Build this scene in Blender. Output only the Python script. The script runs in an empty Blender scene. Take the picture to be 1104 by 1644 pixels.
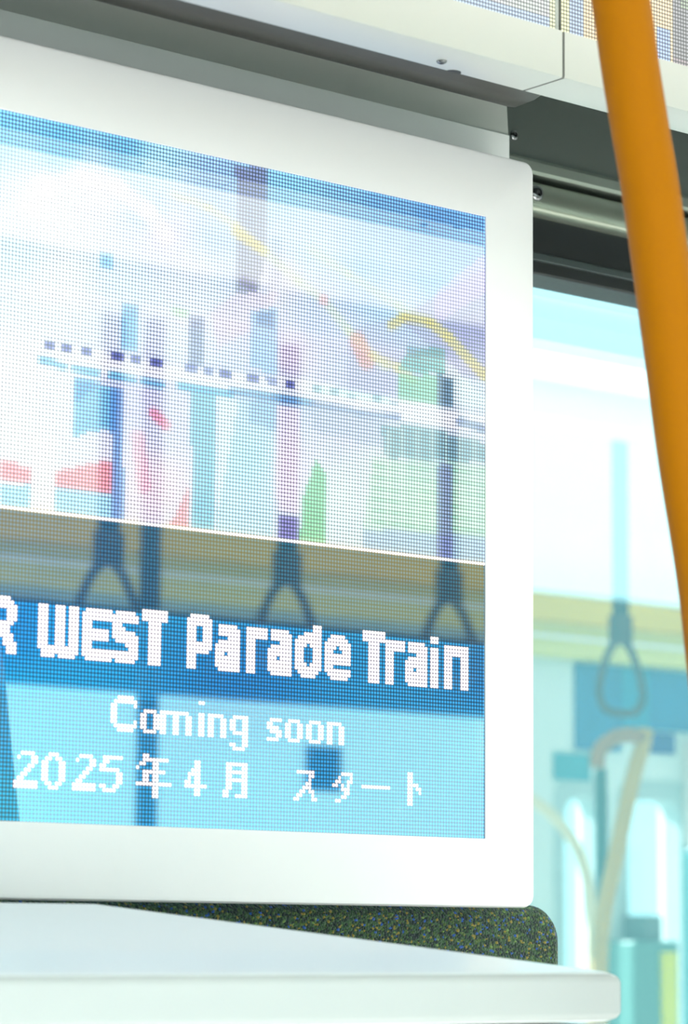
import bpy, bmesh, math, random
import numpy as np
from mathutils import Vector, Matrix
random.seed(4)
S = bpy.context.scene
COL = S.collection
# ------------------------------------------------------------------ camera
F_PX, YAW, PIT, ROL = 4610.29, math.radians(50.27760), math.radians(8.32727), math.radians(0.48727)
CAM = Vector((0.0, -1.901, 1.05))
YD = -0.1598                                   # front plane of the screen, metres from the window glass
_F = Vector((math.cos(YAW)*math.cos(PIT), math.sin(YAW)*math.cos(PIT), math.sin(PIT)))
_R0 = Vector((math.sin(YAW), -math.cos(YAW), 0)); _U0 = _R0.cross(_F)
_R = _R0*math.cos(ROL) + _U0*math.sin(ROL); _U = -_R0*math.sin(ROL) + _U0*math.cos(ROL)
cd = bpy.data.cameras.new('camera'); cam = bpy.data.objects.new('camera', cd); COL.objects.link(cam)
cam.matrix_world = Matrix(((_R.x, _U.x, -_F.x, CAM.x), (_R.y, _U.y, -_F.y, CAM.y), (_R.z, _U.z, -_F.z, CAM.z), (0, 0, 0, 1)))
cd.sensor_fit = 'VERTICAL'; cd.sensor_height = 36; cd.sensor_width = 36*1104/1644
cd.lens = F_PX/1644*36; cd.clip_start = 0.05; cd.clip_end = 200
cd.dof.use_dof = True; cd.dof.focus_distance = 2.36; cd.dof.aperture_fstop = 7.5
S.camera = cam
# ------------------------------------------------------------------ light and exposure
S.view_settings.view_transform = 'Standard'; S.view_settings.look = 'None'
S.view_settings.exposure = 0.35; S.view_settings.gamma = 1.0; S.view_settings.use_curve_mapping = False
W = bpy.data.worlds.new('sky'); S.world = W; W.use_nodes = True
W.node_tree.nodes['Background'].inputs[0].default_value = (0.58, 0.92, 1.0, 1)
W.node_tree.nodes['Background'].inputs[1].default_value = 1.9
CEIL_E = 0.6          # ceiling lamps
SCREEN_E = 2.45        # screen brightness

sl = bpy.data.lights.new('sun', 'SUN'); sl.energy = 31; sl.angle = math.radians(4); sl.color = (1, .89, .90)
so = bpy.data.objects.new('sun', sl); COL.objects.link(so)
so.rotation_euler = Vector((-.25, -1.0, .92)).to_track_quat('Z', 'Y').to_euler()      # shines in through the opposite windows onto the floor

# ------------------------------------------------------------------ helpers
def ray(u, v):
    return _F + _R*((u-552)/F_PX) - _U*((v-822)/F_PX)
def at(u, v, y):
    """where the sight line through a photo pixel meets the upright plane y = const"""
    d = ray(u, v); return CAM + d*((y-CAM.y)/d.y)
def rf(u, v, y, m):
    """the same, after one bounce off a glossy surface at y = m"""
    P = at(u, v, 2*m-y); P.y = y; return P
def lin(c):
    r = []
    for x in c:
        x = x/255.0; r.append(x/12.92 if x <= .04045 else ((x+.055)/1.055)**2.4)
    return tuple(r)

MATS = {}
def mat(name, c, rough=.5, metal=0., bump=0., bscale=200., coat=0., spec=.5, var=0., emis=None, estr=0.):
    if name in MATS: return MATS[name]
    m = bpy.data.materials.new(name); m.use_nodes = True; nt = m.node_tree; b = nt.nodes['Principled BSDF']
    b.inputs['Base Color'].default_value = (*lin(c), 1); b.inputs['Roughness'].default_value = rough
    b.inputs['Metallic'].default_value = metal; b.inputs['Coat Weight'].default_value = coat
    b.inputs['Coat Roughness'].default_value = .06
    b.inputs['Specular IOR Level'].default_value = spec
    if emis: b.inputs['Emission Color'].default_value = (*lin(emis), 1); b.inputs['Emission Strength'].default_value = estr
    tc = nt.nodes.new('ShaderNodeTexCoord'); n = nt.nodes.new('ShaderNodeTexNoise')
    n.inputs['Scale'].default_value = bscale; n.inputs['Detail'].default_value = 4
    nt.links.new(tc.outputs['Object'], n.inputs['Vector'])
    mr = nt.nodes.new('ShaderNodeMapRange'); mr.inputs['To Min'].default_value = max(0.02, rough-.04); mr.inputs['To Max'].default_value = rough+.04
    nt.links.new(n.outputs['Fac'], mr.inputs['Value']); nt.links.new(mr.outputs[0], b.inputs['Roughness'])
    if var:
        hs = nt.nodes.new('ShaderNodeMixRGB'); hs.inputs[1].default_value = (*[x*(1-var) for x in lin(c)], 1); hs.inputs[2].default_value = (*[min(1, x*(1+var)) for x in lin(c)], 1)
        nt.links.new(n.outputs['Fac'], hs.inputs[0]); nt.links.new(hs.outputs[0], b.inputs['Base Color'])
    if bump:
        bp = nt.nodes.new('ShaderNodeBump'); bp.inputs['Strength'].default_value = bump; bp.inputs['Distance'].default_value = .001
        nt.links.new(n.outputs['Fac'], bp.inputs['Height']); nt.links.new(bp.outputs[0], b.inputs['Normal'])
    MATS[name] = m; return m

def link(name, bm, m, parent=None, bevel=0., seg=2, smooth=True, mats=None):
    bmesh.ops.recalc_face_normals(bm, faces=bm.faces)
    me = bpy.data.meshes.new(name); bm.to_mesh(me); bm.free()
    o = bpy.data.objects.new(name, me); COL.objects.link(o)
    for x in (mats or [m]): me.materials.append(x)
    if parent: o.parent = parent; o.matrix_parent_inverse = Matrix.Translation(-parent.location)
    if bevel:
        md = o.modifiers.new('bevel', 'BEVEL'); md.width = bevel; md.segments = seg; md.limit_method = 'ANGLE'; md.angle_limit = math.radians(35)
        md.harden_normals = False
    if smooth:
        for p in me.polygons: p.use_smooth = True
        if not bevel:
            me.set_sharp_from_angle(angle=math.radians(35))
        else:
            md.harden_normals = True
    return o
def add_box(bm, x0, x1, y0, y1, z0, z1):
    v = [bm.verts.new((x, y, z)) for x in (x0, x1) for y in (y0, y1) for z in (z0, z1)]
    for f in ((0, 1, 3, 2), (4, 6, 7, 5), (0, 4, 5, 1), (2, 3, 7, 6), (0, 2, 6, 4), (1, 5, 7, 3)): bm.faces.new([v[i] for i in f])
def box(name, x0, x1, y0, y1, z0, z1, m, parent=None, bevel=0., seg=3):
    bm = bmesh.new(); add_box(bm, x0, x1, y0, y1, z0, z1); return link(name, bm, m, parent, bevel, seg)
def add_prism(bm, pts, y0, y1, axis='y'):
    """outline pts (a, z) extruded along an axis"""
    def P(a, z, t): return {'y': (a, t, z), 'x': (t, a, z), 'z': (a, z, t)}[axis]
    A = [bm.verts.new(P(a, z, y0)) for a, z in pts]; B = [bm.verts.new(P(a, z, y1)) for a, z in pts]
    bm.faces.new(A[::-1]); bm.faces.new(B)
    for i in range(len(pts)):
        j = (i+1) % len(pts); bm.faces.new((A[i], A[j], B[j], B[i]))
def rrect(x0, x1, z0, z1, r, n=8):
    o = []
    for cx, cz, a in ((x1-r, z1-r, 0), (x0+r, z1-r, 90), (x0+r, z0+r, 180), (x1-r, z0+r, 270)):
        for k in range(n+1):
            t = math.radians(a+90*k/n); o.append((cx+r*math.cos(t), cz+r*math.sin(t)))
    return o
def ring_frame(bm, outer, inner, y0, y1):
    """plate with a hole; outer and inner have the same number of points"""
    n = len(outer)
    V = [[bm.verts.new((a, y, z)) for a, z in L] for L, y in ((outer, y0), (inner, y0), (inner, y1), (outer, y1))]
    for i in range(n):
        j = (i+1) % n
        for k in range(4):
            A, B = V[k], V[(k+1) % 4]; bm.faces.new((A[i], A[j], B[j], B[i]))
def smooth_path(pts, n=10):
    pts = [Vector(p) for p in pts]; P = [2*pts[0]-pts[1]]+pts+[2*pts[-1]-pts[-2]]; out = []
    for i in range(1, len(P)-2):
        for k in range(n):
            t = k/n; a, b, c, d = P[i-1], P[i], P[i+1], P[i+2]
            out.append(.5*((2*b)+(c-a)*t+(2*a-5*b+4*c-d)*t*t+(3*b-a-3*c+d)*t**3))
    out.append(pts[-1]); return out
def add_tube(bm, pts, r, seg=24, closed=False, r2=None):
    pts = [Vector(p) for p in pts]; n = len(pts); rings = []; prev = None
    for i, p in enumerate(pts):
        t = (pts[(i+1) % n]-pts[i-1]) if closed or 0 < i < n-1 else (pts[1]-pts[0] if i == 0 else pts[-1]-pts[-2])
        t.normalize()
        if prev is None:
            a = Vector((0, 1, 0)) if abs(t.y) < .9 else Vector((1, 0, 0)); a = (a-t*a.dot(t)).normalized()
        else: a = (prev-t*prev.dot(t)).normalized()
        prev = a; b = t.cross(a)
        rings.append([bm.verts.new(p+a*(r*math.cos(2*math.pi*k/seg))+b*((r2 or r)*math.sin(2*math.pi*k/seg))) for k in range(seg)])
    for i in range(n if closed else n-1):
        A, B = rings[i], rings[(i+1) % n]
        for k in range(seg): bm.faces.new((A[k], A[(k+1) % seg], B[(k+1) % seg], B[k]))
    if not closed: bm.faces.new(rings[0][::-1]); bm.faces.new(rings[-1])
def tube(name, pts, r, m, parent=None, **k):
    bm = bmesh.new(); add_tube(bm, pts, r, **k); return link(name, bm, m, parent)
def struct(o): o['kind'] = 'structure'; return o
def tag(o, label, cat, group=None):
    o['label'] = label; o['category'] = cat
    if group: o['group'] = group
    return o
def thing(name, label, cat, loc=(0, 0, 0), group=None):
    o = bpy.data.objects.new(name, None); COL.objects.link(o); o.location = loc; o.empty_display_size = .05
    return tag(o, label, cat, group)

# ------------------------------------------------------------------ materials
WHITE = mat('white_plastic', (236, 232, 232), .4, bump=.05, bscale=900, coat=.0, spec=.3)
SLABW = mat('white_laminate', (222, 226, 226), .35, coat=.2)
SILVER = mat('silver_anodised_metal', (200, 198, 192), .42, metal=.6, bump=.06, bscale=1500)
PANELG = mat('grey_sheet_metal', (208, 210, 204), .33, metal=.2, bump=.03, bscale=1200)
RECESS = mat('dark_grey_painted_metal', (126, 132, 128), .34, metal=.7, bump=.03, bscale=1200)
RAIL = mat('dark_rail', (52, 50, 44), .34, metal=.4)
BLACK = mat('black_rubber', (22, 25, 27), .45)
STEEL = mat('screw_steel', (120, 121, 122), .22, metal=1)
ORANGE = mat('orange_coated_pole', (160, 97, 0), .5, coat=.0, spec=.08)
CEILM = mat('ceiling_white', (245, 246, 244), .6)
WALLW = mat('wall_melamine_white', (232, 238, 236), .4)
FLOORM = mat('floor_grey_vinyl', (222, 222, 218), .5, var=.05, bscale=60)
TAN = mat('tan_trim', (238, 204, 84), .5)
CREAM = mat('cream_panel', (230, 224, 140), .4)
TEALD = mat('dark_teal_post', (38, 98, 96), .4)
STRAPM = mat('black_strap_webbing', (26, 12, 18), .7)
RINGM = mat('black_strap_ring', (62, 40, 34), .45)
def glass_mat(name, tint, refl, rough=0.0):
    m = bpy.data.materials.new(name); m.use_nodes = True; nt = m.node_tree; nt.nodes.clear()
    out = nt.nodes.new('ShaderNodeOutputMaterial'); t = nt.nodes.new('ShaderNodeBsdfTransparent'); t.inputs[0].default_value = (*tint, 1)
    g = nt.nodes.new('ShaderNodeBsdfGlossy'); g.inputs[0].default_value = (.95, 1, 1, 1); g.inputs['Roughness'].default_value = rough
    mx = nt.nodes.new('ShaderNodeMixShader'); mx.inputs[0].default_value = refl
    nt.links.new(t.outputs[0], mx.inputs[1]); nt.links.new(g.outputs[0], mx.inputs[2]); nt.links.new(mx.outputs[0], out.inputs[0])
    return m
GLASS = glass_mat('window_glass_mirror_coated', (.92, 1, 1), .46)
GLASSB = glass_mat('window_glass_tint', (.80, .96, .97), .0)
GLASSO = glass_mat('opposite_window_glass', (.94, 1, .99), .04)
def fabric_mat():
    m = bpy.data.materials.new('moquette_fabric'); m.use_nodes = True; nt = m.node_tree; b = nt.nodes['Principled BSDF']
    tc = nt.nodes.new('ShaderNodeTexCoord')
    mp = nt.nodes.new('ShaderNodeMapping'); mp.inputs['Scale'].default_value = (1, 1, 1.25); nt.links.new(tc.outputs['Object'], mp.inputs[0])
    v = nt.nodes.new('ShaderNodeTexVoronoi'); v.inputs['Scale'].default_value = 430; nt.links.new(mp.outputs[0], v.inputs['Vector'])
    sep = nt.nodes.new('ShaderNodeSeparateColor'); nt.links.new(v.outputs['Color'], sep.inputs[0])
    r = nt.nodes.new('ShaderNodeValToRGB'); r.color_ramp.interpolation = 'CONSTANT'; e = r.color_ramp.elements
    cols = [(0, (26, 46, 34)), (.22, (46, 76, 46)), (.42, (72, 96, 40)), (.54, (20, 38, 40)), (.68, (58, 88, 56)), (.82, (138, 122, 46)), (.875, (34, 58, 42)), (.95, (40, 84, 165)), (.985, (110, 140, 70))]
    e[0].position = 0; e[0].color = (*lin(cols[0][1]), 1); e[1].position = cols[1][0]; e[1].color = (*lin(cols[1][1]), 1)
    for p, c in cols[2:]: x = e.new(p); x.color = (*lin(c), 1)
    nt.links.new(sep.outputs[0], r.inputs[0]); nt.links.new(r.outputs[0], b.inputs['Base Color'])
    b.inputs['Roughness'].default_value = .9; b.inputs['Sheen Weight'].default_value = .2
    bp = nt.nodes.new('ShaderNodeBump'); bp.invert = True; bp.inputs['Strength'].default_value = 1; bp.inputs['Distance'].default_value = .0016
    nt.links.new(v.outputs['Distance'], bp.inputs['Height']); nt.links.new(bp.outputs[0], b.inputs['Normal'])
    return m
FABRIC = fabric_mat()
def led_mat(name, sig, gain, refl, rough=.06):
    m = bpy.data.materials.new(name); m.use_nodes = True; nt = m.node_tree; nt.nodes.clear(); N = nt.nodes.new; L = nt.links.new
    out = N('ShaderNodeOutputMaterial'); uv = N('ShaderNodeUVMap'); uv.uv_map = 'UVMap'
    fr = N('ShaderNodeVectorMath'); fr.operation = 'FRACTION'; L(uv.outputs[0], fr.inputs[0])
    su = N('ShaderNodeVectorMath'); su.operation = 'SUBTRACT'; su.inputs[1].default_value = (.5, .5, 0); L(fr.outputs[0], su.inputs[0])
    dt = N('ShaderNodeVectorMath'); dt.operation = 'DOT_PRODUCT'; L(su.outputs[0], dt.inputs[0]); L(su.outputs[0], dt.inputs[1])
    mu = N('ShaderNodeMath'); mu.operation = 'MULTIPLY'; mu.inputs[1].default_value = -1/(2*sig*sig); L(dt.outputs['Value'], mu.inputs[0])
    ex = N('ShaderNodeMath'); ex.operation = 'EXPONENT'; L(mu.outputs[0], ex.inputs[0])
    g = N('ShaderNodeMath'); g.operation = 'MULTIPLY'; g.inputs[1].default_value = gain; L(ex.outputs[0], g.inputs[0])
    at_ = N('ShaderNodeAttribute'); at_.attribute_name = 'led'
    em = N('ShaderNodeEmission'); L(at_.outputs['Color'], em.inputs[0]); L(g.outputs[0], em.inputs[1])
    gl = N('ShaderNodeBsdfGlossy'); gl.inputs[0].default_value = (refl, refl, refl, 1); gl.inputs['Roughness'].default_value = rough
    df = N('ShaderNodeBsdfDiffuse'); df.inputs[0].default_value = (.02, .025, .03, 1)
    a1 = N('ShaderNodeAddShader'); a2 = N('ShaderNodeAddShader'); L(gl.outputs[0], a1.inputs[0]); L(df.outputs[0], a1.inputs[1])
    L(a1.outputs[0], a2.inputs[0]); L(em.outputs[0], a2.inputs[1]); L(a2.outputs[0], out.inputs[0])
    return m
LED = led_mat('led_screen_dots', .26, SCREEN_E, .25, .025)
LEDH = led_mat('led_header_dots', .25, 2.6, .10)

def led_mesh(name, x_right, z_top, ncol, nrow, pitch, y, colors, m, parent):
    """flat LED matrix: one cell per diode, colours[row, col] (linear), col 0 at the right end"""
    ex, ez = np.meshgrid(x_right-pitch*np.arange(ncol+1), z_top-pitch*np.arange(nrow+1))
    co = np.stack([ex.ravel(), np.full(ex.size, y), ez.ravel()], -1)
    r, c = np.meshgrid(np.arange(nrow), np.arange(ncol), indexing='ij'); a = (r*(ncol+1)+c).ravel()
    f = np.stack([a, a+ncol+1, a+ncol+2, a+1], -1)
    me = bpy.data.meshes.new(name); me.vertices.add(len(co)); me.vertices.foreach_set('co', co.astype(np.float32).ravel())
    me.loops.add(f.size); me.loops.foreach_set('vertex_index', f.astype(np.int32).ravel())
    me.polygons.add(len(f)); me.polygons.foreach_set('loop_start', (np.arange(len(f))*4).astype(np.int32)); me.polygons.foreach_set('loop_total', np.full(len(f), 4, np.int32))
    me.update(); uvl = me.uv_layers.new(name='UVMap')
    rr, cc = r.ravel(), c.ravel()
    uv = np.stack([np.stack([cc, rr], -1), np.stack([cc, rr+1], -1), np.stack([cc+1, rr+1], -1), np.stack([cc+1, rr], -1)], 1).astype(np.float32)
    uvl.data.foreach_set('uv', uv.ravel())
    ca = me.color_attributes.new('led', 'FLOAT_COLOR', 'CORNER')
    rgba = np.ones((len(f), 4, 4), np.float32); rgba[:, :, :3] = colors.reshape(-1, 1, 3); ca.data.foreach_set('color', rgba.ravel())
    me.materials.append(m); me.validate()
    o = bpy.data.objects.new(name, me); COL.objects.link(o); o.parent = parent
    if parent: o.matrix_parent_inverse = Matrix.Translation(-parent.location)
    return o

# ================================================================== SETTING
X0, X1 = -1.2, 7.4
YO = -2.72                                     # inner face of the opposite wall
struct(box('floor', X0, X1, YO-.1, .08, -.05, 0, FLOORM))
struct(box('ceiling', X0, X1, YO-.1, .08, 2.3, 2.35, CEILM))
# near wall: below the window, dark recess above it, plain at both ends
WX0, WX1, WZ0, WZ1 = .35, 2.75, .90, 1.649
bm = bmesh.new(); add_box(bm, X0, X1, .0, .08, 0, WZ0); add_box(bm, X0, WX0, .0, .08, WZ0, 2.3); add_box(bm, WX1, X1, .0, .08, WZ0, 2.3)
struct(link('wall_window_side', bm, WALLW, smooth=False))
bm = bmesh.new(); add_box(bm, WX0-.02, WX1+.02, -.04, .0, 1.7475, 2.3); struct(link('wall_recess', bm, RECESS, smooth=False))
# profile strip with the lip, the dark slot under it
bm = bmesh.new()
add_prism(bm, [(-.04, 1.754), (-.0425, 1.7515), (-.046, 1.7495), (-.046, 1.741), (-.043, 1.7385), (-.02, 1.7385), (-.02, 1.7475), (-.0395, 1.7475)], WX0-.02, WX1+.02, 'x')
struct(link('trim_1', bm, mat('lip_metal', (170, 178, 168), .3, metal=.7)))
struct(box('trim_2', WX0-.02, WX1+.02, -.018, .0, 1.70, 1.7385, BLACK))
# black window frame
bm = bmesh.new()
def fr(x0, x1, z0, z1): return [(x1, z1), (x0, z1), (x0, z0), (x1, z0)]
ring_frame(bm, fr(WX0-.03, WX1+.03, WZ0-.03, 1.703), fr(WX0, WX1, WZ0, 1.6485), -.034, .01)
struct(link('window_1_frame', bm, BLACK, bevel=.002))
bm = bmesh.new()
ring_frame(bm, fr(WX0-.004, WX1+.004, WZ0-.004, 1.668), fr(WX0+.003, WX1-.003, WZ0+.003, 1.6605), -.037, -.033)
g = struct(link('trim_3', bm, mat('gasket', (58, 66, 66), .35), bevel=.0012))
# pane: mirror coating on the room side
bm = bmesh.new(); add_box(bm, WX0, WX1, 0, .005, WZ0, WZ1)
p = link('window_1', bm, GLASS, smooth=False, mats=[GLASS, GLASSB])
for f in p.data.polygons: f.material_index = 0 if f.normal.y < -.5 else 1
struct(p)
# end walls
for nm, x in (('wall_rear', X0), ('wall_front', X1)):
    struct(box(nm, x-.03 if x < 0 else x, x if x < 0 else x+.03, YO-.1, .08, 0, 2.3, WALLW))

# ---- opposite side, seen only as a reflection in the glass and in the screen
zt = 1.795
bm = bmesh.new()
add_box(bm, X0, X1, YO-.08, YO, 0, .62)
add_box(bm, X0, X1, YO-.08, YO, zt-.02, 2.3)
xs = [X0, -1.0, 1.9, 2.25, 4.33, 4.47, 4.60, 4.67, 4.865, 5.20, 6.4, X1]      # openings between the solid stretches
for i in range(0, len(xs)-1, 2): add_box(bm, xs[i], xs[i+1], YO-.08, YO, .62, 1.37 if xs[i] in (4.33, 4.60, 4.865) else zt-.02)
add_box(bm, 4.33, 5.20, YO-.08, YO, 1.37, zt-.02)
struct(link('wall_opposite', bm, mat('wall_pale_cyan', (225, 240, 236), .45), smooth=False))
for k, (a, b) in enumerate(((-1.0, 1.9), (2.25, 4.33), (4.47, 4.60), (4.67, 4.865), (5.20, 6.4))):
    bm = bmesh.new(); o1 = rrect(a-.02, b+.02, .60, 1.66 if b-a > .5 else 1.40, .05); i1 = rrect(a+.012, b-.012, .64, 1.64 if b-a > .5 else 1.355, .045)
    ring_frame(bm, o1, i1, YO-.05, YO+.004)
    struct(link('window_%d_frame' % (k+2), bm, mat('opp_frame', (185, 208, 206), .4)))
    struct(box('window_%d' % (k+2), a, b, YO-.06, YO-.056, .62, 1.66 if b-a > .5 else 1.38, GLASSO))
# outside: track bed, an added made-up wall blocking sky behind the near glass, an office block beyond the opposite side
struct(box('ground', -30, 50, -40, 30, -1.2, -1.1, mat('ballast', (120, 122, 118), .9, var=.05, bscale=3)))
t = thing('sky_blocker_fence', 'made-up blue green boarded fence added outside to dim the sky behind the window glass', 'fence', (4, 6, -1.1))
box('sky_blocker_panel', -4, 22, 6.0, 6.06, -1.1, 2.35, mat('sky_blocker_teal', (26, 62, 64), .8, var=.1, bscale=5), t)
for k in range(7): box('post', 2+2.5*k, 2.12+2.5*k, 5.94, 6.0, -1.1, 2.35, mat('sky_blocker_post', (32, 68, 70), .7), t)

# opposite header band: tan trim above, cream strip below
struct(box('trim_4', X0, X1, YO, YO+.05, 1.737, 1.797, TAN, bevel=.004))
struct(box('trim_5', X0, X1, YO, YO+.03, 1.66, 1.737, CREAM, bevel=.004))
struct(box('trim_6', X0, X1, YO+.03, YO+.04, 1.700, 1.708, mat('pale_line', (250, 255, 250), .3)))
tag(box('roller_blind', 2.27, 4.00, YO-.03, YO-.005, 1.485, 1.658, mat('blind_blue', (12, 52, 92), .7)), 'dark blue roller blind part lowered in the opposite window, seen mirrored', 'blind')
tag(box('roller_blind', 4.03, 4.31, YO-.03, YO-.005, 1.40, 1.658, mat('blind_pale', (205, 214, 178), .7)), 'pale green narrow roller blind on the opposite side, mirrored beside the screen edge', 'blind')
for (a, b, c, d, cc, lb) in ((4.515, 4.66, 1.46, 1.655, (40, 120, 165), 'mid blue poster high on the opposite wall, mirrored in the window'),
                         (4.665, 4.75, 1.51, 1.655, (28, 140, 175), 'narrow turquoise poster on the opposite wall, mirrored in the window'),
                         (4.752, 4.835, 1.462, 1.51, (36, 66, 140), 'small navy notice on the opposite wall, mirrored in the window'),
                         (4.752, 4.99, 1.515, 1.655, (32, 120, 170), 'wide blue poster beside the turquoise one, mirrored in the window'),
                         (4.45, 4.56, 1.39, 1.45, (60, 160, 175), 'low teal notice on the opposite wall, mirrored in the window')):
    tag(box('poster', a, b, YO+.0, YO+.006, c, d, mat('poster_%d_%d' % (cc[0], cc[1]), cc, .4)), lb, 'poster')
struct(box('trim_7', 4.86, 4.98, YO, YO+.05, 1.25, 1.50, mat('pillar_white', (240, 236, 226), .4), bevel=.01))
struct(box('trim_8', 4.855, 4.95, YO, YO+.06, 0, 1.25, mat('pillar_teal', (70, 140, 140), .4), bevel=.01))
# opposite bench under the windows
tag(box('notice', 3.525, 3.612, YO-.050, YO-.044, 1.322, 1.41, mat('notice_navy', (10, 40, 90), .4)), 'small dark blue square notice on the opposite window, reflected below the lettering', 'notice')
t = thing('bench_seat', 'long green bench seat below the opposite windows', 'seat', (3.3, -2.5, 0))
box('seat_base', 2.25, 3.95, YO+.002, -2.40, .05, .34, mat('bench_base', (90, 96, 96), .5), t, .01)
box('seat_cushion', 2.25, 3.95, YO+.01, -2.385, .34, .45, FABRIC, t, .03)
box('backrest', 2.25, 3.95, YO+.01, -2.62, .45, .90, FABRIC, t, .03)
t = thing('equipment_cabinet', 'grey cabinet with a yellow stripe beyond the aisle, mirrored low in the window', 'cabinet', (4.76, -2.6, 0))
box('body', 4.600, 4.745, YO+.002, -2.62, 0, 1.036, mat('cab_teal', (96, 150, 140), .5), t, .006)
box('top_box', 4.664, 4.712, YO+.002, -2.64, 1.036, 1.093, mat('cab_grey', (110, 130, 125), .5), t, .004)
box('yellow_stripe', 4.683, 4.732, -2.62, -2.615, 0, 1.012, mat('yellow', (232, 230, 40), .5), t)

# ================================================================== NEAR OBJECTS
# ---- seat back with moquette
t = thing('bench_seat', 'dark green speckled moquette seat back showing below the white framed screen', 'seat', (.9, -.15, 0))
bm = bmesh.new(); add_prism(bm, rrect(-.60, 1.7425, .10, 1.0745, .032, 10), -.104, -.012)
link('backrest', bm, FABRIC, t, .012, 4)
box('seat_base', -.58, 1.70, -.10, -.015, .0, .10, mat('bench_base', (90, 96, 96), .5), t, .01)

# ---- sheet metal panel carrying the screen
t = thing('mounting_panel', 'grey sheet metal panel behind the top of the white framed screen', 'panel', (.9, -.1, 1.66))
bm = bmesh.new()
add_prism(bm, [(-.1035, 1.60), (-.1035, 1.7455), (-.1005, 1.785), (-.094, 1.785), (-.099, 1.7455), (-.099, 1.60)], -.5, 1.678, 'x')
link('sheet', bm, PANELG, t)
box('reflection_strip', -.5, 1.6779, -.1052, -.1035, 1.61, 1.7455, mat('reflection_strip_grey', (250, 250, 248), .45), t, .0006)  # pale strip: the reflection low on the sheet, painted as a lighter plate
bm = bmesh.new(); add_box(bm, -.45, 1.64, -.098, -.041, 1.60, 1.70); link('spacer', bm, BLACK, t)

# ---- screen
t = thing('display_screen', 'large white framed LED display screen showing a city picture and white lettering', 'screen', (1.13, -.12, 1.07))
FZ0, FZ1, FX0, FX1 = 1.0714, 1.7052, .610, 1.6560
SX1, SZ1, PT, NR, NC = 1.6000, 1.6487, .003, 174, 312
SX0, SZ0 = SX1-PT*NC, SZ1-PT*NR
bm = bmesh.new()
o1 = rrect(FX0, FX1, FZ0, FZ1, .0105, 8); i1 = rrect(SX0, SX1, SZ0, SZ1, .0004, 8)
n = len(o1); b = .0035
lay = [(o1, -.118), (o1, YD+b), (rrect(FX0+b*.3, FX1-b*.3, FZ0+b*.3, FZ1-b*.3, .0095, 8), YD+b*.3), (rrect(FX0+b, FX1-b, FZ0+b, FZ1-b, .008, 8), YD), (i1, YD), (i1, YD+.002), (i1, -.118)]
V = [[bm.verts.new((x, y, z)) for x, z in L] for L, y in lay]
for k in range(len(V)-1):
    for i in range(n): j = (i+1) % n; bm.faces.new((V[k][i], V[k][j], V[k+1][j], V[k+1][i]))
for i in range(n): j = (i+1) % n; bm.faces.new((V[-1][i], V[-1][j], V[0][j], V[0][i]))
link('frame', bm, WHITE, t)
bm = bmesh.new(); add_prism(bm, rrect(FX0+.006, FX1-.006, FZ0+.006, FZ1-.006, .008), -.118, -.1065); link('back_cover', bm, mat('back_grey', (70, 74, 76), .5), t)

# picture shown on the screen, laid out in the screen's own diodes
rr, cc = np.meshgrid(np.arange(NR), np.arange(NC), indexing='ij')
PX = SX1-PT*(cc+.5); PZ = SZ1-PT*(rr+.5)
D = np.stack([PX-CAM.x, np.full(PX.shape, YD-CAM.y), PZ-CAM.z], -1)
dep = D@np.array(_F); GU = 552+F_PX*(D@np.array(_R))/dep; GV = 822-F_PX*(D@np.array(_U))/dep
KP = [(0,200,110,185,230),(100,230,95,172,222),(200,235,95,165,215),(250,262,150,205,235),(80,330,225,235,245),(150,310,215,222,242),(30,400,200,225,245),(250,350,140,190,230),(350,300,130,170,220),(260,370,205,190,235),(350,370,140,180,225),(100,450,225,235,248),(30,600,235,235,245),(200,440,195,215,240),(300,450,200,210,235),(300,520,205,215,240),(470,300,120,185,230),(560,290,110,165,215),(620,320,95,150,210),(700,350,85,140,205),(760,380,95,150,215),(500,400,150,195,230),(600,420,120,180,230),(700,450,110,175,230),(660,500,150,190,235),(450,450,190,190,220),(520,520,165,180,225),(470,570,200,185,220),(600,600,160,165,210),(740,560,120,120,180),(100,640,225,232,245),(220,640,180,180,220),(280,680,190,195,225),(440,640,140,165,215),(560,690,180,185,215),(470,750,205,200,230),(260,780,228,205,225),(400,740,150,200,220),(30,700,232,235,242),(600,760,190,205,215),(700,740,150,180,200),(740,600,200,215,225),(750,700,180,190,215),(540,800,200,220,225),(700,800,180,210,200),(350,830,180,205,225),(100,830,232,240,246)]
KP = np.array(KP, float)
w = 1/(((GU[..., None]-KP[:, 0])**2+(GV[..., None]-KP[:, 1])**2)+300.)**1.6
IMG = (w[..., None]*KP[:, 2:]).sum(-2)/w.sum(-1)[..., None]
del w
def inside(poly):
    m = np.zeros(GU.shape, bool); n = len(poly)
    for i in range(n):
        x1, y1 = poly[i]; x2, y2 = poly[(i+1) % n]
        if y1 == y2: continue
        c = ((GV > y1) != (GV > y2)) & (GU < (x2-x1)*(GV-y1)/(y2-y1)+x1); m ^= c
    return m
def paint(poly, c, a=1.0):
    a *= .85; m = inside(poly); IMG[m] = IMG[m]*(1-a)+np.array(c, float)*a
def seg(p, q, wd, c, a=1.0):
    p, q = np.array(p, float), np.array(q, float); d = q-p; L = (d**2).sum()
    t_ = np.clip(((GU-p[0])*d[0]+(GV-p[1])*d[1])/L, 0, 1); ds = np.hypot(GU-p[0]-t_*d[0], GV-p[1]-t_*d[1])
    m = np.clip((wd/2-ds)/3+.5, 0, 1)*a*.82; IMG[:] = IMG*(1-m[..., None])+np.array(c, float)*m[..., None]
def poly(pts, wd, c, a=1.0):
    for p, q in zip(pts[:-1], pts[1:]): seg(p, q, wd, c, a)
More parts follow.
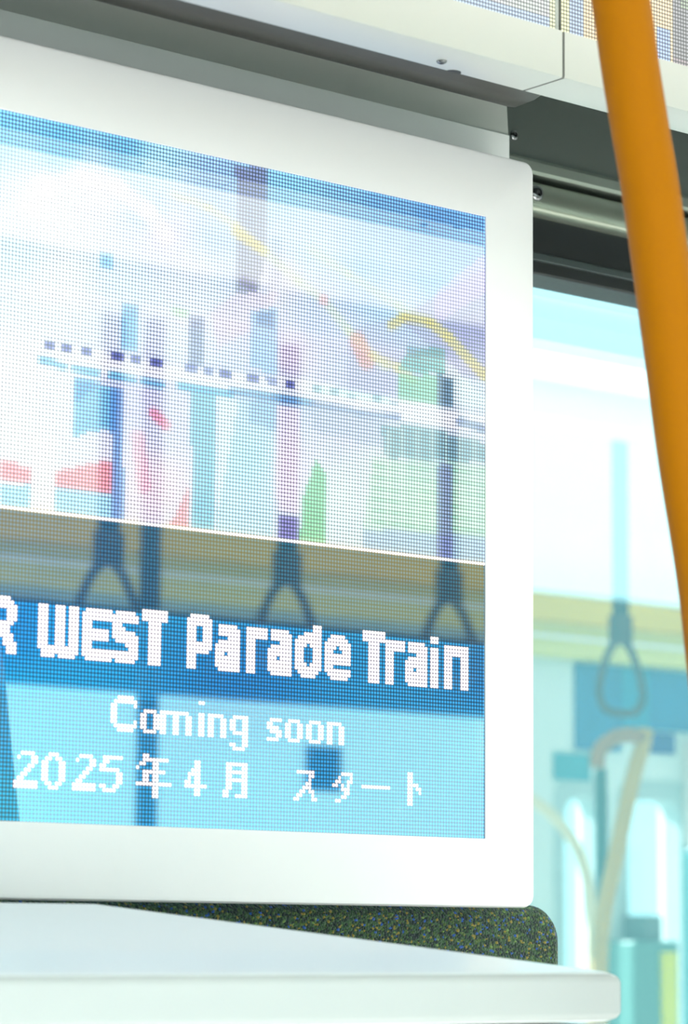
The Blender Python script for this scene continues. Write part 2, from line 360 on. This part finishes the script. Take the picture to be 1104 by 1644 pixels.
# big soft shapes of the sky
seg((50, 330), (70, 300), 40, (245, 245, 252), .8); poly([(70, 300), (130, 285), (190, 300), (240, 340), (270, 380)], 26, (238, 230, 245), .7)
paint([(640, 510), (781, 430), (781, 640), (700, 560)], (120, 115, 175), .75); paint([(700, 470), (781, 405), (781, 470), (700, 520)], (175, 150, 225), .6)
paint([(560, 530), (650, 505), (700, 560), (660, 640), (560, 640)], (130, 130, 185), .5)
paint([(380, 262), (430, 272), (430, 400), (415, 470), (380, 470)], (88, 84, 120), .75); seg((392, 450), (408, 462), 14, (70, 60, 110), .8)
paint([(160, 402), (182, 406), (182, 432), (160, 428)], (90, 160, 220), .9)
paint([(195, 485), (222, 490), (222, 565), (195, 560)], (70, 140, 205), .85); paint([(305, 505), (330, 510), (330, 590), (305, 585)], (90, 100, 150), .8)
paint([(340, 500), (380, 470), (450, 470), (420, 520), (350, 560)], (210, 160, 195), .4)
paint([(402, 500), (447, 490), (447, 600), (402, 590)], (90, 150, 215), .7); paint([(415, 500), (445, 500), (440, 530), (415, 525)], (70, 90, 150), .7)
# roller coaster rails
poly([(280, 312), (335, 332), (380, 362), (425, 402)], 12, (210, 200, 110), .55); poly([(380, 372), (425, 402)], 16, (190, 170, 70), .8)
poly([(425, 402), (480, 450), (520, 480), (560, 530), (620, 590)], 14, (190, 210, 150), .5)
poly([(500, 400), (560, 440), (640, 490), (700, 520)], 14, (175, 200, 150), .5); poly([(630, 522), (650, 508), (690, 516), (720, 540), (781, 605)], 16, (175, 160, 70), .9)
seg((575, 545), (590, 580), 26, (200, 120, 110), .85); poly([(600, 570), (640, 590), (665, 610)], 14, (200, 190, 110), .7); paint([(512, 470), (526, 474), (526, 492), (512, 488)], (220, 130, 170), .7)
seg((282, 498), (298, 502), 12, (140, 200, 140), .8)
# green hall
paint([(650, 570), (700, 556), (716, 562), (716, 600), (640, 596)], (60, 140, 130), .85); paint([(655, 556), (716, 560), (716, 575), (655, 572)], (30, 90, 110), .7)
paint([(640, 600), (702, 604), (702, 650), (640, 645)], (90, 175, 125), .9); paint([(702, 600), (728, 606), (728, 655), (702, 652)], (50, 85, 110), .8); paint([(728, 600), (781, 610), (781, 655), (728, 650)], (200, 225, 235), .7)
# monorail
paint([(62, 545), (300, 590), (480, 608), (640, 640), (781, 668), (781, 700), (640, 672), (480, 652), (300, 615), (66, 585)], (238, 238, 248), .85)
paint([(504, 615), (628, 640), (628, 652), (504, 628)], (190, 240, 245), .9)
for x, y in [(82, 555), (109, 558), (140, 564), (191, 573), (218, 578), (252, 583), (308, 592), (336, 597), (362, 600), (408, 607), (438, 612), (467, 617)]:
    paint([(x-9, y-8), (x+9, y-5), (x+9, y+9), (x-9, y+6)], (22, 30, 110) if (x+y) % 3 else (70, 80, 155), 1.0)
for x, y in [(510, 622), (540, 628), (566, 634), (608, 640), (632, 645)]: paint([(x-7, y-5), (x+7, y-2), (x+7, y+7), (x-7, y+4)], (80, 120, 150), .8)
for a, b_ in (((68, 577), (105, 588)), ((120, 590), (157, 598)), ((180, 602), (216, 610)), ((230, 612), (262, 618)), ((290, 618), (372, 632))): seg(a, b_, 11, (40, 130, 190), .95)
poly([(372, 628), (440, 637), (500, 646)], 11, (30, 90, 160), .9); poly([(503, 648), (580, 662), (640, 670)], 10, (50, 70, 140), .9)
poly([(740, 676), (781, 690)], 14, (40, 60, 120), .8)
# blocks under the track
paint([(118, 605), (190, 622), (190, 688), (150, 692), (118, 704)], (70, 150, 205), .9); paint([(118, 605), (165, 615), (118, 650)], (50, 110, 190), .6)
paint([(180, 620), (200, 624), (200, 850), (180, 846)], (60, 110, 190), .8)  # upright blue strip: a strap's reflection painted into the picture
paint([(0, 733), (50, 752), (50, 776), (0, 770)], (228, 110, 125), .85); paint([(90, 755), (182, 738), (182, 792), (90, 778)], (224, 108, 122), .85)
paint([(0, 775), (50, 779), (50, 835), (0, 830)], (120, 195, 230), .85); paint([(90, 783), (182, 793), (182, 850), (90, 842)], (120, 190, 225), .85); paint([(50, 700), (90, 705), (90, 842), (50, 838)], (245, 243, 250), .8)
paint([(308, 625), (348, 632), (346, 852), (310, 848)], (70, 150, 185), .85); paint([(350, 632), (440, 648), (440, 875), (350, 865)], (140, 195, 215), .6); paint([(350, 632), (350, 830), (385, 640)], (225, 235, 245), .6)
seg((248, 662), (268, 682), 16, (225, 95, 125), .8); seg((222, 700), (232, 780), 22, (230, 130, 160), .55); paint([(306, 775), (306, 852), (272, 848)], (222, 110, 125), .8)
paint([(446, 650), (482, 655), (482, 825), (446, 820)], (235, 215, 240), .8); paint([(446, 825), (482, 830), (482, 880), (446, 875)], (90, 80, 150), .85); paint([(400, 640), (446, 645), (446, 690), (400, 680)], (80, 120, 185), .5)  # lower purple strip is a strap's reflection, painted in
paint([(508, 735), (526, 762), (526, 875), (482, 868), (488, 800)], (70, 165, 95), .9)
paint([(500, 640), (620, 665), (620, 720), (540, 700), (500, 690)], (120, 140, 185), .5); paint([(612, 680), (700, 690), (781, 712), (781, 742), (620, 735)], (60, 105, 120), .75)
paint([(600, 735), (781, 745), (781, 866), (585, 848)], (150, 205, 165), .55)
for k in range(6): seg((600, 748+18*k), (781, 758+19*k), 5, (95, 170, 125), .7)
for k in range(7): seg((625+23*k, 690), (625+23*k, 850), 4, (225, 240, 235), .5)
paint([(585, 848), (781, 862), (781, 915), (585, 892)], (130, 160, 195), .9); paint([(702, 745), (728, 748), (728, 915), (702, 912)], (85, 90, 150), .75)  # narrow dark upright is another strap reflection painted in
# the picture is a little soft
for _ in range(1):
    Q = np.pad(IMG, ((1, 1), (1, 1), (0, 0)), mode='edge')
    IMG = .5*IMG+.5*sum(Q[i:i+NR, j:j+NC] for i in range(3) for j in range(3))/9
# title field below the picture
row0 = int(round((SZ1-1.5012)/PT)) if False else None
lo = np.zeros(GU.shape, bool)
P0 = at(0, 822, YD); P1 = at(781, 908, YD); zc = .5*(P0.z+P1.z)
lo = PZ < zc
IMG[(PZ < zc+.004) & (PZ >= zc)] = (240, 240, 248)
B = [(0,870,70,150,215),(0,1000,10,130,205),(0,1150,30,170,225),(0,1300,40,185,225),(390,900,70,150,185),(390,1080,15,110,175),(390,1300,50,155,215),(781,950,60,140,170),(781,1080,40,110,165),(781,1200,80,160,215),(781,1330,75,150,215)]
B = np.array(B, float); w = 1/(((GU[..., None]-B[:, 0])**2+(GV[..., None]-B[:, 1])**2)+2000.)**1.3
LOW = (w[..., None]*B[:, 2:]).sum(-2)/w.sum(-1)[..., None]; LOW[..., 0] *= .6; IMG[lo] = LOW[lo]; del w
COLR = np.empty(IMG.shape); s_ = IMG/255.0; COLR = np.where(s_ <= .04045, s_/12.92, ((s_+.055)/1.055)**2.4)
COLR[lo] *= np.array((.75, .8, .8))
bd = lo & (PZ > zc-.066); COLR[bd] *= .32; COLR[lo & ~bd & (PZ < zc-.13)] *= .8  # rows dimmed in the colour where the tan band reflects, so it shows
GL = {
'R': "#######..|########.|#########|###...###|###...###|###...###|########.|#######..|#######..|###.####.|###..###.|###..####|###...###|###...###",
'J': "......###|......###|......###|......###|......###|......###|......###|......###|......###|###...###|###...###|#########|.#######.|..#####..",
'W': "###..###.###|###..###.###|###..###.###|###..###.###|###..###.###|###..###.###|###..###.###|###..###.###|###..###.###|###..###.###|############|.###########|.####.#####.",
'E': ".########|#########|#########|###......|###......|########.|########.|########.|###......|###......|#########|#########|.########",
'S': ".######.|########|########|###.....|####....|#######.|########|.#######|....####|.....###|########|########|.######.",
'T': "########|########|########|..####..|..####..|..####..|..####..|..####..|..####..|..####..|..####..|..####..|..####..|..####..",
'P': ".######.|########|########|###..###|###..###|###..###|###..###|########|########|#######.|###.....|###.....|###.....|###.....",
'a': ".######.|.#######|.#######|....####|.#######|########|########|###.####|########|########|########|.#######",
'r': "#######|#######|#######|###....|###....|###....|###....|###....|###....|###....|###....|###....",
'd': "......###|......###|...######|.########|#########|####.####|###...###|###...###|###...###|###...###|####.####|#########|.#######.|..#####..",
'e': "..#####..|.#######.|#########|####.####|###...###|#########|#########|#########|###......|#########|.########|..######.",
'i': "###|###|...|###|###|###|###|###|###|###|###|###|###|###",
'n': "#########|#########|#########|###...###|###...###|###...###|###...###|###...###|###...###|###...###|###...###|###...###",
'c1': "..#####.|.#######|##.....#|##......|##......|##......|##.....#|.#######|..#####.",
'o1': ".####.|##..##|##..##|##..##|##..##|.####.", 'm1': "#########.|##..##..##|##..##..##|##..##..##|##..##..##|##..##..##",
'i1': "##|..|..|##|##|##|##|##|##", 'n1': "#####.|##..##|##..##|##..##|##..##|##..##", 'g1': ".#####|##..##|##..##|##..##|.#####|....##|....##|##..##|.####.",
's1': ".####|##...|####.|.####|...##|####.",
'2': "..####.|.#...##|.....##|....##.|...##..|..##...|.##....|#######|#######", '0': "..###..|.##.##.|##...##|##...##|##...##|##...##|##...##|.##.##.|..###..",
'5': ".######|.##....|##.....|######.|.....##|.....##|.....##|##..##.|.####..",
'nen': "..##.......|..########.|.##..##....|#....##....|..#######..|..##.##....|..##.##....|###########|.....##....|.....##....|.....##....",
'4': "....##..|....##..|...###..|..####..|..#.##..|.##.##..|.#######|....##..|....##..", 'tsuki': ".#######|.##...##|.#######|.##...##|.#######|.##...##|.##...##|##....##|##..####",
'su': ".######.|.....##.|.....#..|....##..|...###..|..##.##.|.##...#.|##....##", 'ta': "...####.|..#...#.|.##..##.|##.#.#..|...###..|....##..|...##...|.##.....", 'bar': "##########",
'to': "##....|##....|##....|####..|##.##.|##..#.|##....|##....|##...."}
def put(g, left, top, c=(1.0, .93, 1.0), k=1.0):
    for i, row in enumerate(GL[g].split('|')):
        for j, ch in enumerate(row):
            if ch == '#':
                r_, c_ = top+i, int(round(left))-1-j
                if 0 <= r_ < NR and 0 <= c_ < NC: COLR[r_, c_] = np.array(c)*k
for g, l, tp in [('J', 172, 120), ('R', 161.5, 120), ('W', 147, 121), ('E', 134.2, 121), ('S', 124.6, 121), ('T', 116, 120), ('P', 102, 120), ('a', 93, 122), ('r', 83.4, 122), ('a', 76, 122), ('d', 67, 120), ('e', 57, 122), ('T', 44.4, 120), ('r', 36.4, 122), ('a', 29.4, 122), ('i', 19.6, 120), ('n', 14.8, 122)]: put(g, l, tp, k=1.25)
for g, l, tp in [('c1', 125.3, 142), ('o1', 116.4, 145), ('m1', 109.6, 145), ('i1', 98.3, 142), ('n1', 95.2, 145), ('g1', 88, 145), ('s1', 76.3, 145), ('o1', 70.2, 145), ('o1', 63.2, 145), ('n1', 56.2, 145),
                 ('2', 152.8, 157), ('0', 144.7, 157), ('2', 136.4, 157), ('5', 127.7, 157), ('nen', 116.8, 156), ('4', 102.6, 157), ('tsuki', 89.6, 157), ('su', 66.6, 158), ('ta', 53.6, 158), ('bar', 43.7, 161), ('to', 28, 157)]: put(g, l, tp, k=1.0)
led_mesh('led_matrix', SX1, SZ1, NC, NR, PT, YD+.0012, COLR.astype(np.float32), LED, t)

# ---- header displays above the window
HY, HZ0, HZ1 = -.38, 1.6945, 1.7315
def header(x0, x1, label, img_fn, screws, notch):
    t = thing('header_display', label, 'screen', ((x0+x1)/2, -.33, HZ0))
    bm = bmesh.new()       # folded case: face strip, under lip, top
    add_prism(bm, [(HY, HZ1), (HY, HZ0+.002), (HY+.0006, HZ0+.0006), (HY+.002, HZ0), (-.336, HZ0), (-.336, HZ0+.0015), (HY+.006, HZ0+.0015), (HY+.006, HZ1)], x0, x1, 'x')
    link('lower_lip', bm, SILVER, t)
    ncol = int((x1-x0)/.003)-1; nrow = 84
    xr = x1-.0045
    box('casing', x0, x1, HY+.004, -.30, HZ1+.0005, HZ1+nrow*.003+.03, mat('header_casing', (176, 178, 172), .4, metal=.3), t)
    r_, c_ = np.meshgrid(np.arange(nrow), np.arange(ncol), indexing='ij')
    px = xr-.003*(c_+.5); pz = HZ1+.003*nrow-.003*(r_+.5)
    led_mesh('led_matrix', xr, HZ1+.003*nrow, ncol, nrow, .003, HY+.003, (img_fn(px, pz)*.45+.17).astype(np.float32), LEDH, t)
    for (sx, sy) in screws:
        o = screw('screw', (sx, sy, HZ0), (0, 0, -1), .0040, t)
    for sx in notch:
        bm = bmesh.new(); pts = [(sx+.0065*math.cos(a), -.336-.0055*math.sin(a)) for a in [math.pi*k/12 for k in range(13)]]
        add_prism(bm, [(p_[0], p_[1]) for p_ in pts], HZ0-.0003, HZ0+.0012, 'z'); link('cable_slot', bm, mat('slot_dark', (38, 36, 34), .6), t)
    return t
def screw(name, loc, nrm, r, parent):
    bm = bmesh.new(); N_ = 28; prof = [(r, 0), (r*.98, r*.18), (r*.8, r*.38), (r*.5, r*.5), (r*.42, r*.5), (r*.38, r*.12), (0.0001, r*.1)]
    rings = [[bm.verts.new((a*math.cos(2*math.pi*k/N_), a*math.sin(2*math.pi*k/N_), h)) for k in range(N_)] for a, h in prof]
    for i in range(len(rings)-1):
        for k in range(N_): bm.faces.new((rings[i][k], rings[i][(k+1) % N_], rings[i+1][(k+1) % N_], rings[i+1][k]))
    bm.faces.new(rings[-1])
    q = Vector((0, 0, 1)).rotation_difference(Vector(nrm)); bmesh.ops.transform(bm, matrix=Matrix.Translation(loc) @ q.to_matrix().to_4x4(), verts=bm.verts)
    return link(name, bm, STEEL, parent)
def lin_np(a):
    a = np.asarray(a, float)/255; return np.where(a <= .04045, a/12.92, ((a+.055)/1.055)**2.4)
def img_left(x, z):
    a = np.zeros(x.shape+(3,)); a[:] = lin_np((190, 185, 195))
    k = .5+.5*np.sin(x*90+3*np.sin(z*60)); a = a*(1-.5*k[..., None])+lin_np((200, 235, 200))*.5*k[..., None]
    m = np.clip((z-1.745)/.02, 0, 1)*(x < 1.46); a = a*(1-m[..., None])+lin_np((215, 190, 205))*m[..., None]
    m = (z < 1.741); a[m] = lin_np((150, 185, 230)); m = x > 1.4660; a[m] = lin_np((225, 230, 150)); return a
def img_right(x, z):
    a = np.zeros(x.shape+(3,)); a[:] = lin_np((150, 145, 150))
    m = x < 1.517; a[m] = lin_np((130, 165, 215)); m = x < 1.4865; a[m] = lin_np((235, 235, 140)); m = (x > 1.502) & (x < 1.60); a[m] = lin_np((250, 215, 130))
    m = (x > 1.583) & (x < 1.597) & (z < 1.76); a[m] = lin_np((120, 165, 235)); m = (z < 1.737) & (x > 1.6); a[m] = lin_np((170, 130, 140)); m = (x > 1.61) & (z > 1.778); a[m] = lin_np((170, 200, 140)); a[x > 1.60] *= .45; a[x > 1.60] -= .06; return a
header(-.1, 1.4760, 'pale metal LED header display above the white framed screen, left of the seam', img_left, [tuple(at(709, 93, 0))[:0] or (1.379, -.351)], [1.404])
h2 = header(1.4785, 3.0, 'LED header display right of the seam, passing behind the orange pole', img_right, [(1.70, -.351)], [1.73])
# bulkhead above the header displays, up to the ceiling
struct(box('trim_10', X0, X1, HY+.01, 0.0, HZ1+.285, 2.3, WALLW))

# ---- dark rail in the cove
t = thing('curtain_rail', 'dark rounded rail tucked under the header display above the grey panel', 'rail', (.8, -.2, 1.78))
bm = bmesh.new()
add_prism(bm, [(-.298, 1.83), (-.298, 1.742), (-.262, 1.738), (-.235, 1.7300), (-.212, 1.7290), (-.201, 1.7325), (-.196, 1.740), (-.20, 1.83)], -.5, at(826, 165, -.21).x, 'x')
link('rail_body', bm, RAIL, t, .003, 3)
# ---- blind roller bar between lip and window frame
t = thing('roller_bar', 'olive grey metal roller bar above the black window frame', 'bar', (1.5, -.03, 1.70))
bm = bmesh.new(); add_prism(bm, [(-.03, 1.7335), (-.042, 1.7315), (-.0475, 1.724), (-.049, 1.715), (-.048, 1.7075), (-.0455, 1.7035), (-.042, 1.7015), (-.028, 1.7015)], WX0, WX1, 'x')
link('bar', bm, mat('bar_metal', (150, 156, 142), .32, metal=.7), t)
sp = at(863, 311, -.048); screw('screw', (sp.x-.002, -.0485, sp.z), (0, -1, 0), .0075, t)
sp = at(825, 217, -.04); tag(screw('screw', (sp.x, -.04, sp.z), (0, -1, 0), .0048, None), 'small round screw on the dark recess just right of the grey panel', 'screw')

# ---- orange grab pole in front
pl = [(930, -700), (938, -450), (962, -200), (996, 0), (1010, 100), (1026, 200), (1043, 300), (1061, 430), (1082, 582), (1102, 734), (1133, 930), (1152, 1100), (1180, 1350), (1205, 1650)]
pts = [at(u, v, -.60) for u, v in pl]
top = Vector((pts[0].x-.01, -.60, 2.3)); bot = Vector((pts[-1].x+.03, -.60, .35)); bot2 = Vector((pts[-1].x+.03, -.60, 0))
t = thing('grab_pole', 'glossy orange curved grab pole standing in front of everything at the right', 'pole', (bot2.x, -.60, 0))
tube('pole', smooth_path([top]+pts+[Vector((pts[-1].x+.022, -.6, .7)), bot, bot2], 8), .0194, ORANGE, t, seg=40)
for nm, z in (('ceiling_flange', 2.292), ('floor_flange', .004)):
    bm = bmesh.new(); c = top if z > 1 else bot2; add_tube(bm, [Vector((c.x, c.y, z-.008 if z > 1 else 0)), Vector((c.x, c.y, 2.3 if z > 1 else .012))], .04); link(nm, bm, STEEL, t)

# ---- sloping white top in the foreground
t = thing('seat_end_partition', 'white rounded sloping top of a seat end partition in the bottom foreground', 'partition', (1.1, -.4, 0))
ys, yb = -.47, -.215
a = at(-300, 1560, ys); b_ = at(1003, 1562, ys); c = at(150, 1449, yb); zf = at(1003, 1562, ys).z
bz = c.z
fl = Vector((-.10, ys, zf)); frr = Vector((b_.x+.0, ys, zf)); br = Vector((c.x, yb, bz)); bl = Vector((-.10, yb, bz))
th = at(1003, 1562, ys).z-at(1003, 1640, ys).z
bm = bmesh.new()
tp = [bm.verts.new(v) for v in (fl, frr, br, bl)]; bt = [bm.verts.new((v.x, v.y, zf-th)) for v in (fl, frr, br, bl)]
bm.faces.new(tp); bm.faces.new(bt[::-1])
for i in range(4): j = (i+1) % 4; bm.faces.new((tp[i], bt[i], bt[j], tp[j]))
o = link('top', bm, SLABW, t, .0065, 5, mats=[SLABW, mat('partition_front_shade', (176, 180, 179), .45)])
for f in o.data.polygons:
    if f.normal.y < -.8: f.material_index = 1  # front face takes a greyer colour, its dimmer light painted in
bm = bmesh.new(); P_ = [(fl.x+.01, fl.y+.006), (frr.x-.006, frr.y+.006), (br.x-.01, br.y-.006), (bl.x+.01, bl.y-.006)]
add_prism(bm, P_, 0, zf-th-.0012, 'z'); link('side_panel', bm, mat('partition_side', (205, 208, 206), .4), t, .003)

# ---- things only met as reflections: straps, poles, rail
t = thing('strap_rail', 'pale overhead rail that carries the hanging straps, seen mirrored', 'rail', (3.5, -2.35, 2.1))
tube('rail', [Vector((X0, -2.35, 2.1)), Vector((X1, -2.35, 2.1))], .014, mat('rail_white', (235, 235, 232), .3), t)
for k in range(9): box('bracket', -.5+.9*k, -.49+.9*k, -2.36, -2.34, 2.1, 2.3, mat('rail_white', (235, 235, 232), .3), t)
def make_strap(x):
    t = thing('hanging_strap', 'black hanging strap beside a pole, leftmost of those reflected in the screen', 'strap', (x, -2.35, 2.1), 'hanging straps along the far rail')
    box('webbing', x-.022, x+.022, -2.354, -2.346, 1.70, 2.0862, STRAPM, t, .002)
    box('buckle', x-.026, x+.026, -2.362, -2.338, 1.655, 1.715, RINGM, t, .004)
    p = [(0, .0), (.028, -.02), (.055, -.07), (.064, -.12), (.045, -.150), (0, -.156), (-.045, -.150), (-.064, -.12), (-.055, -.07), (-.028, -.02)]
    pp = [Vector((x+a, -2.35, 1.665+b)) for a, b in p]; q = smooth_path(pp+[pp[0]], 5)[:-1]
    bm = bmesh.new(); add_tube(bm, q, .0085, 12, True); link('handle', bm, RINGM, t)
    return t
proto = make_strap(2.755)
def copy_thing(r, dx):
    c = r.copy(); COL.objects.link(c); c.location.x += dx
    for ch in r.children:
        d = ch.copy(); COL.objects.link(d); d.parent = c; d.matrix_parent_inverse = ch.matrix_parent_inverse
    return c
for k, lb in ((1, 'hanging strap reflected near the middle of the screen, above the lettering'), (2, 'hanging strap reflected close to the right edge of the screen'), (4, 'hanging strap with large loop reflected in the window glass right of the screen')):
    copy_thing(proto, .384*k)['label'] = lb
t = thing('grab_pole', 'straight dark grab pole on the far side, mirrored left of the middle of the screen', 'pole', (2.842, -2.35, 0))
tube('pole', [Vector((2.842, -2.35, 0)), Vector((2.842, -2.35, 2.0862))], .0185, mat('pole_dark', (40, 28, 52), .4), t)
t = thing('grab_pole', 'tan curved grab pole on the far side, mirrored low in the window', 'pole', (4.2, -2.30, 0))
tube('pole', smooth_path([rf(u, v, -2.30, 0) for u, v in ((1036, 1172), (1030, 1200), (1018, 1240), (1002, 1310), (985, 1390), (968, 1470), (962, 1560), (962, 1700), (962, 2300))], 6), .017, mat('pole_tan', (205, 170, 100), .4), t)
tube('arm', smooth_path([rf(u, v, -2.30, 0) for u, v in ((958, 1232), (962, 1205), (985, 1185), (1012, 1180), (1036, 1186))], 6), .016, mat('arm_brown', (165, 120, 82), .4), t)
t = thing('grab_pole', 'dark teal straight grab pole on the far side, mirrored low in the window', 'pole', (4.2, -2.42, 0))
q = rf(965, 1400, -2.42, 0); tube('pole', [Vector((q.x, -2.42, 0)), Vector((q.x, -2.42, rf(965, 1235, -2.42, 0).z))], .013, TEALD, t)
t = thing('handrail', 'pale cream curved handrail on the far side, mirrored at the left of the window', 'rail', (4.1, -2.40, 0))
tube('rail', smooth_path([rf(u, v, -2.40, 0) for u, v in ((820, 1265), (860, 1288), (895, 1318), (925, 1360), (942, 1410), (948, 1470), (950, 1560), (950, 2300))], 6), .012, mat('cream_rail', (236, 226, 190), .4), t)

# ---- ceiling lamps; the aisle strip is unseen, added to light the opposite trim
for nm, y0, y1, lb in (('ceiling_light', -2.68, -1.95, 'wide luminous ceiling panel over the far seats'), ('ceiling_light', -1.85, -1.25, 'unseen luminous ceiling strip added over the aisle to light the opposite trim')):
    t = thing(nm, lb, 'light', (3, (y0+y1)/2, 2.3))
    box('housing', X0+.1, X1-.1, y0, y1, 2.285, 2.2995, CEILM, t)
    m = mat('lamp_diffuser_%d' % int(-y0*100), (250, 250, 250), .5, emis=(255, 252, 246), estr=CEIL_E if y0 < -2 else .5)
    box('diffuser', X0+.12, X1-.12, y0+.01, y1-.01, 2.280, 2.2849, m, t)
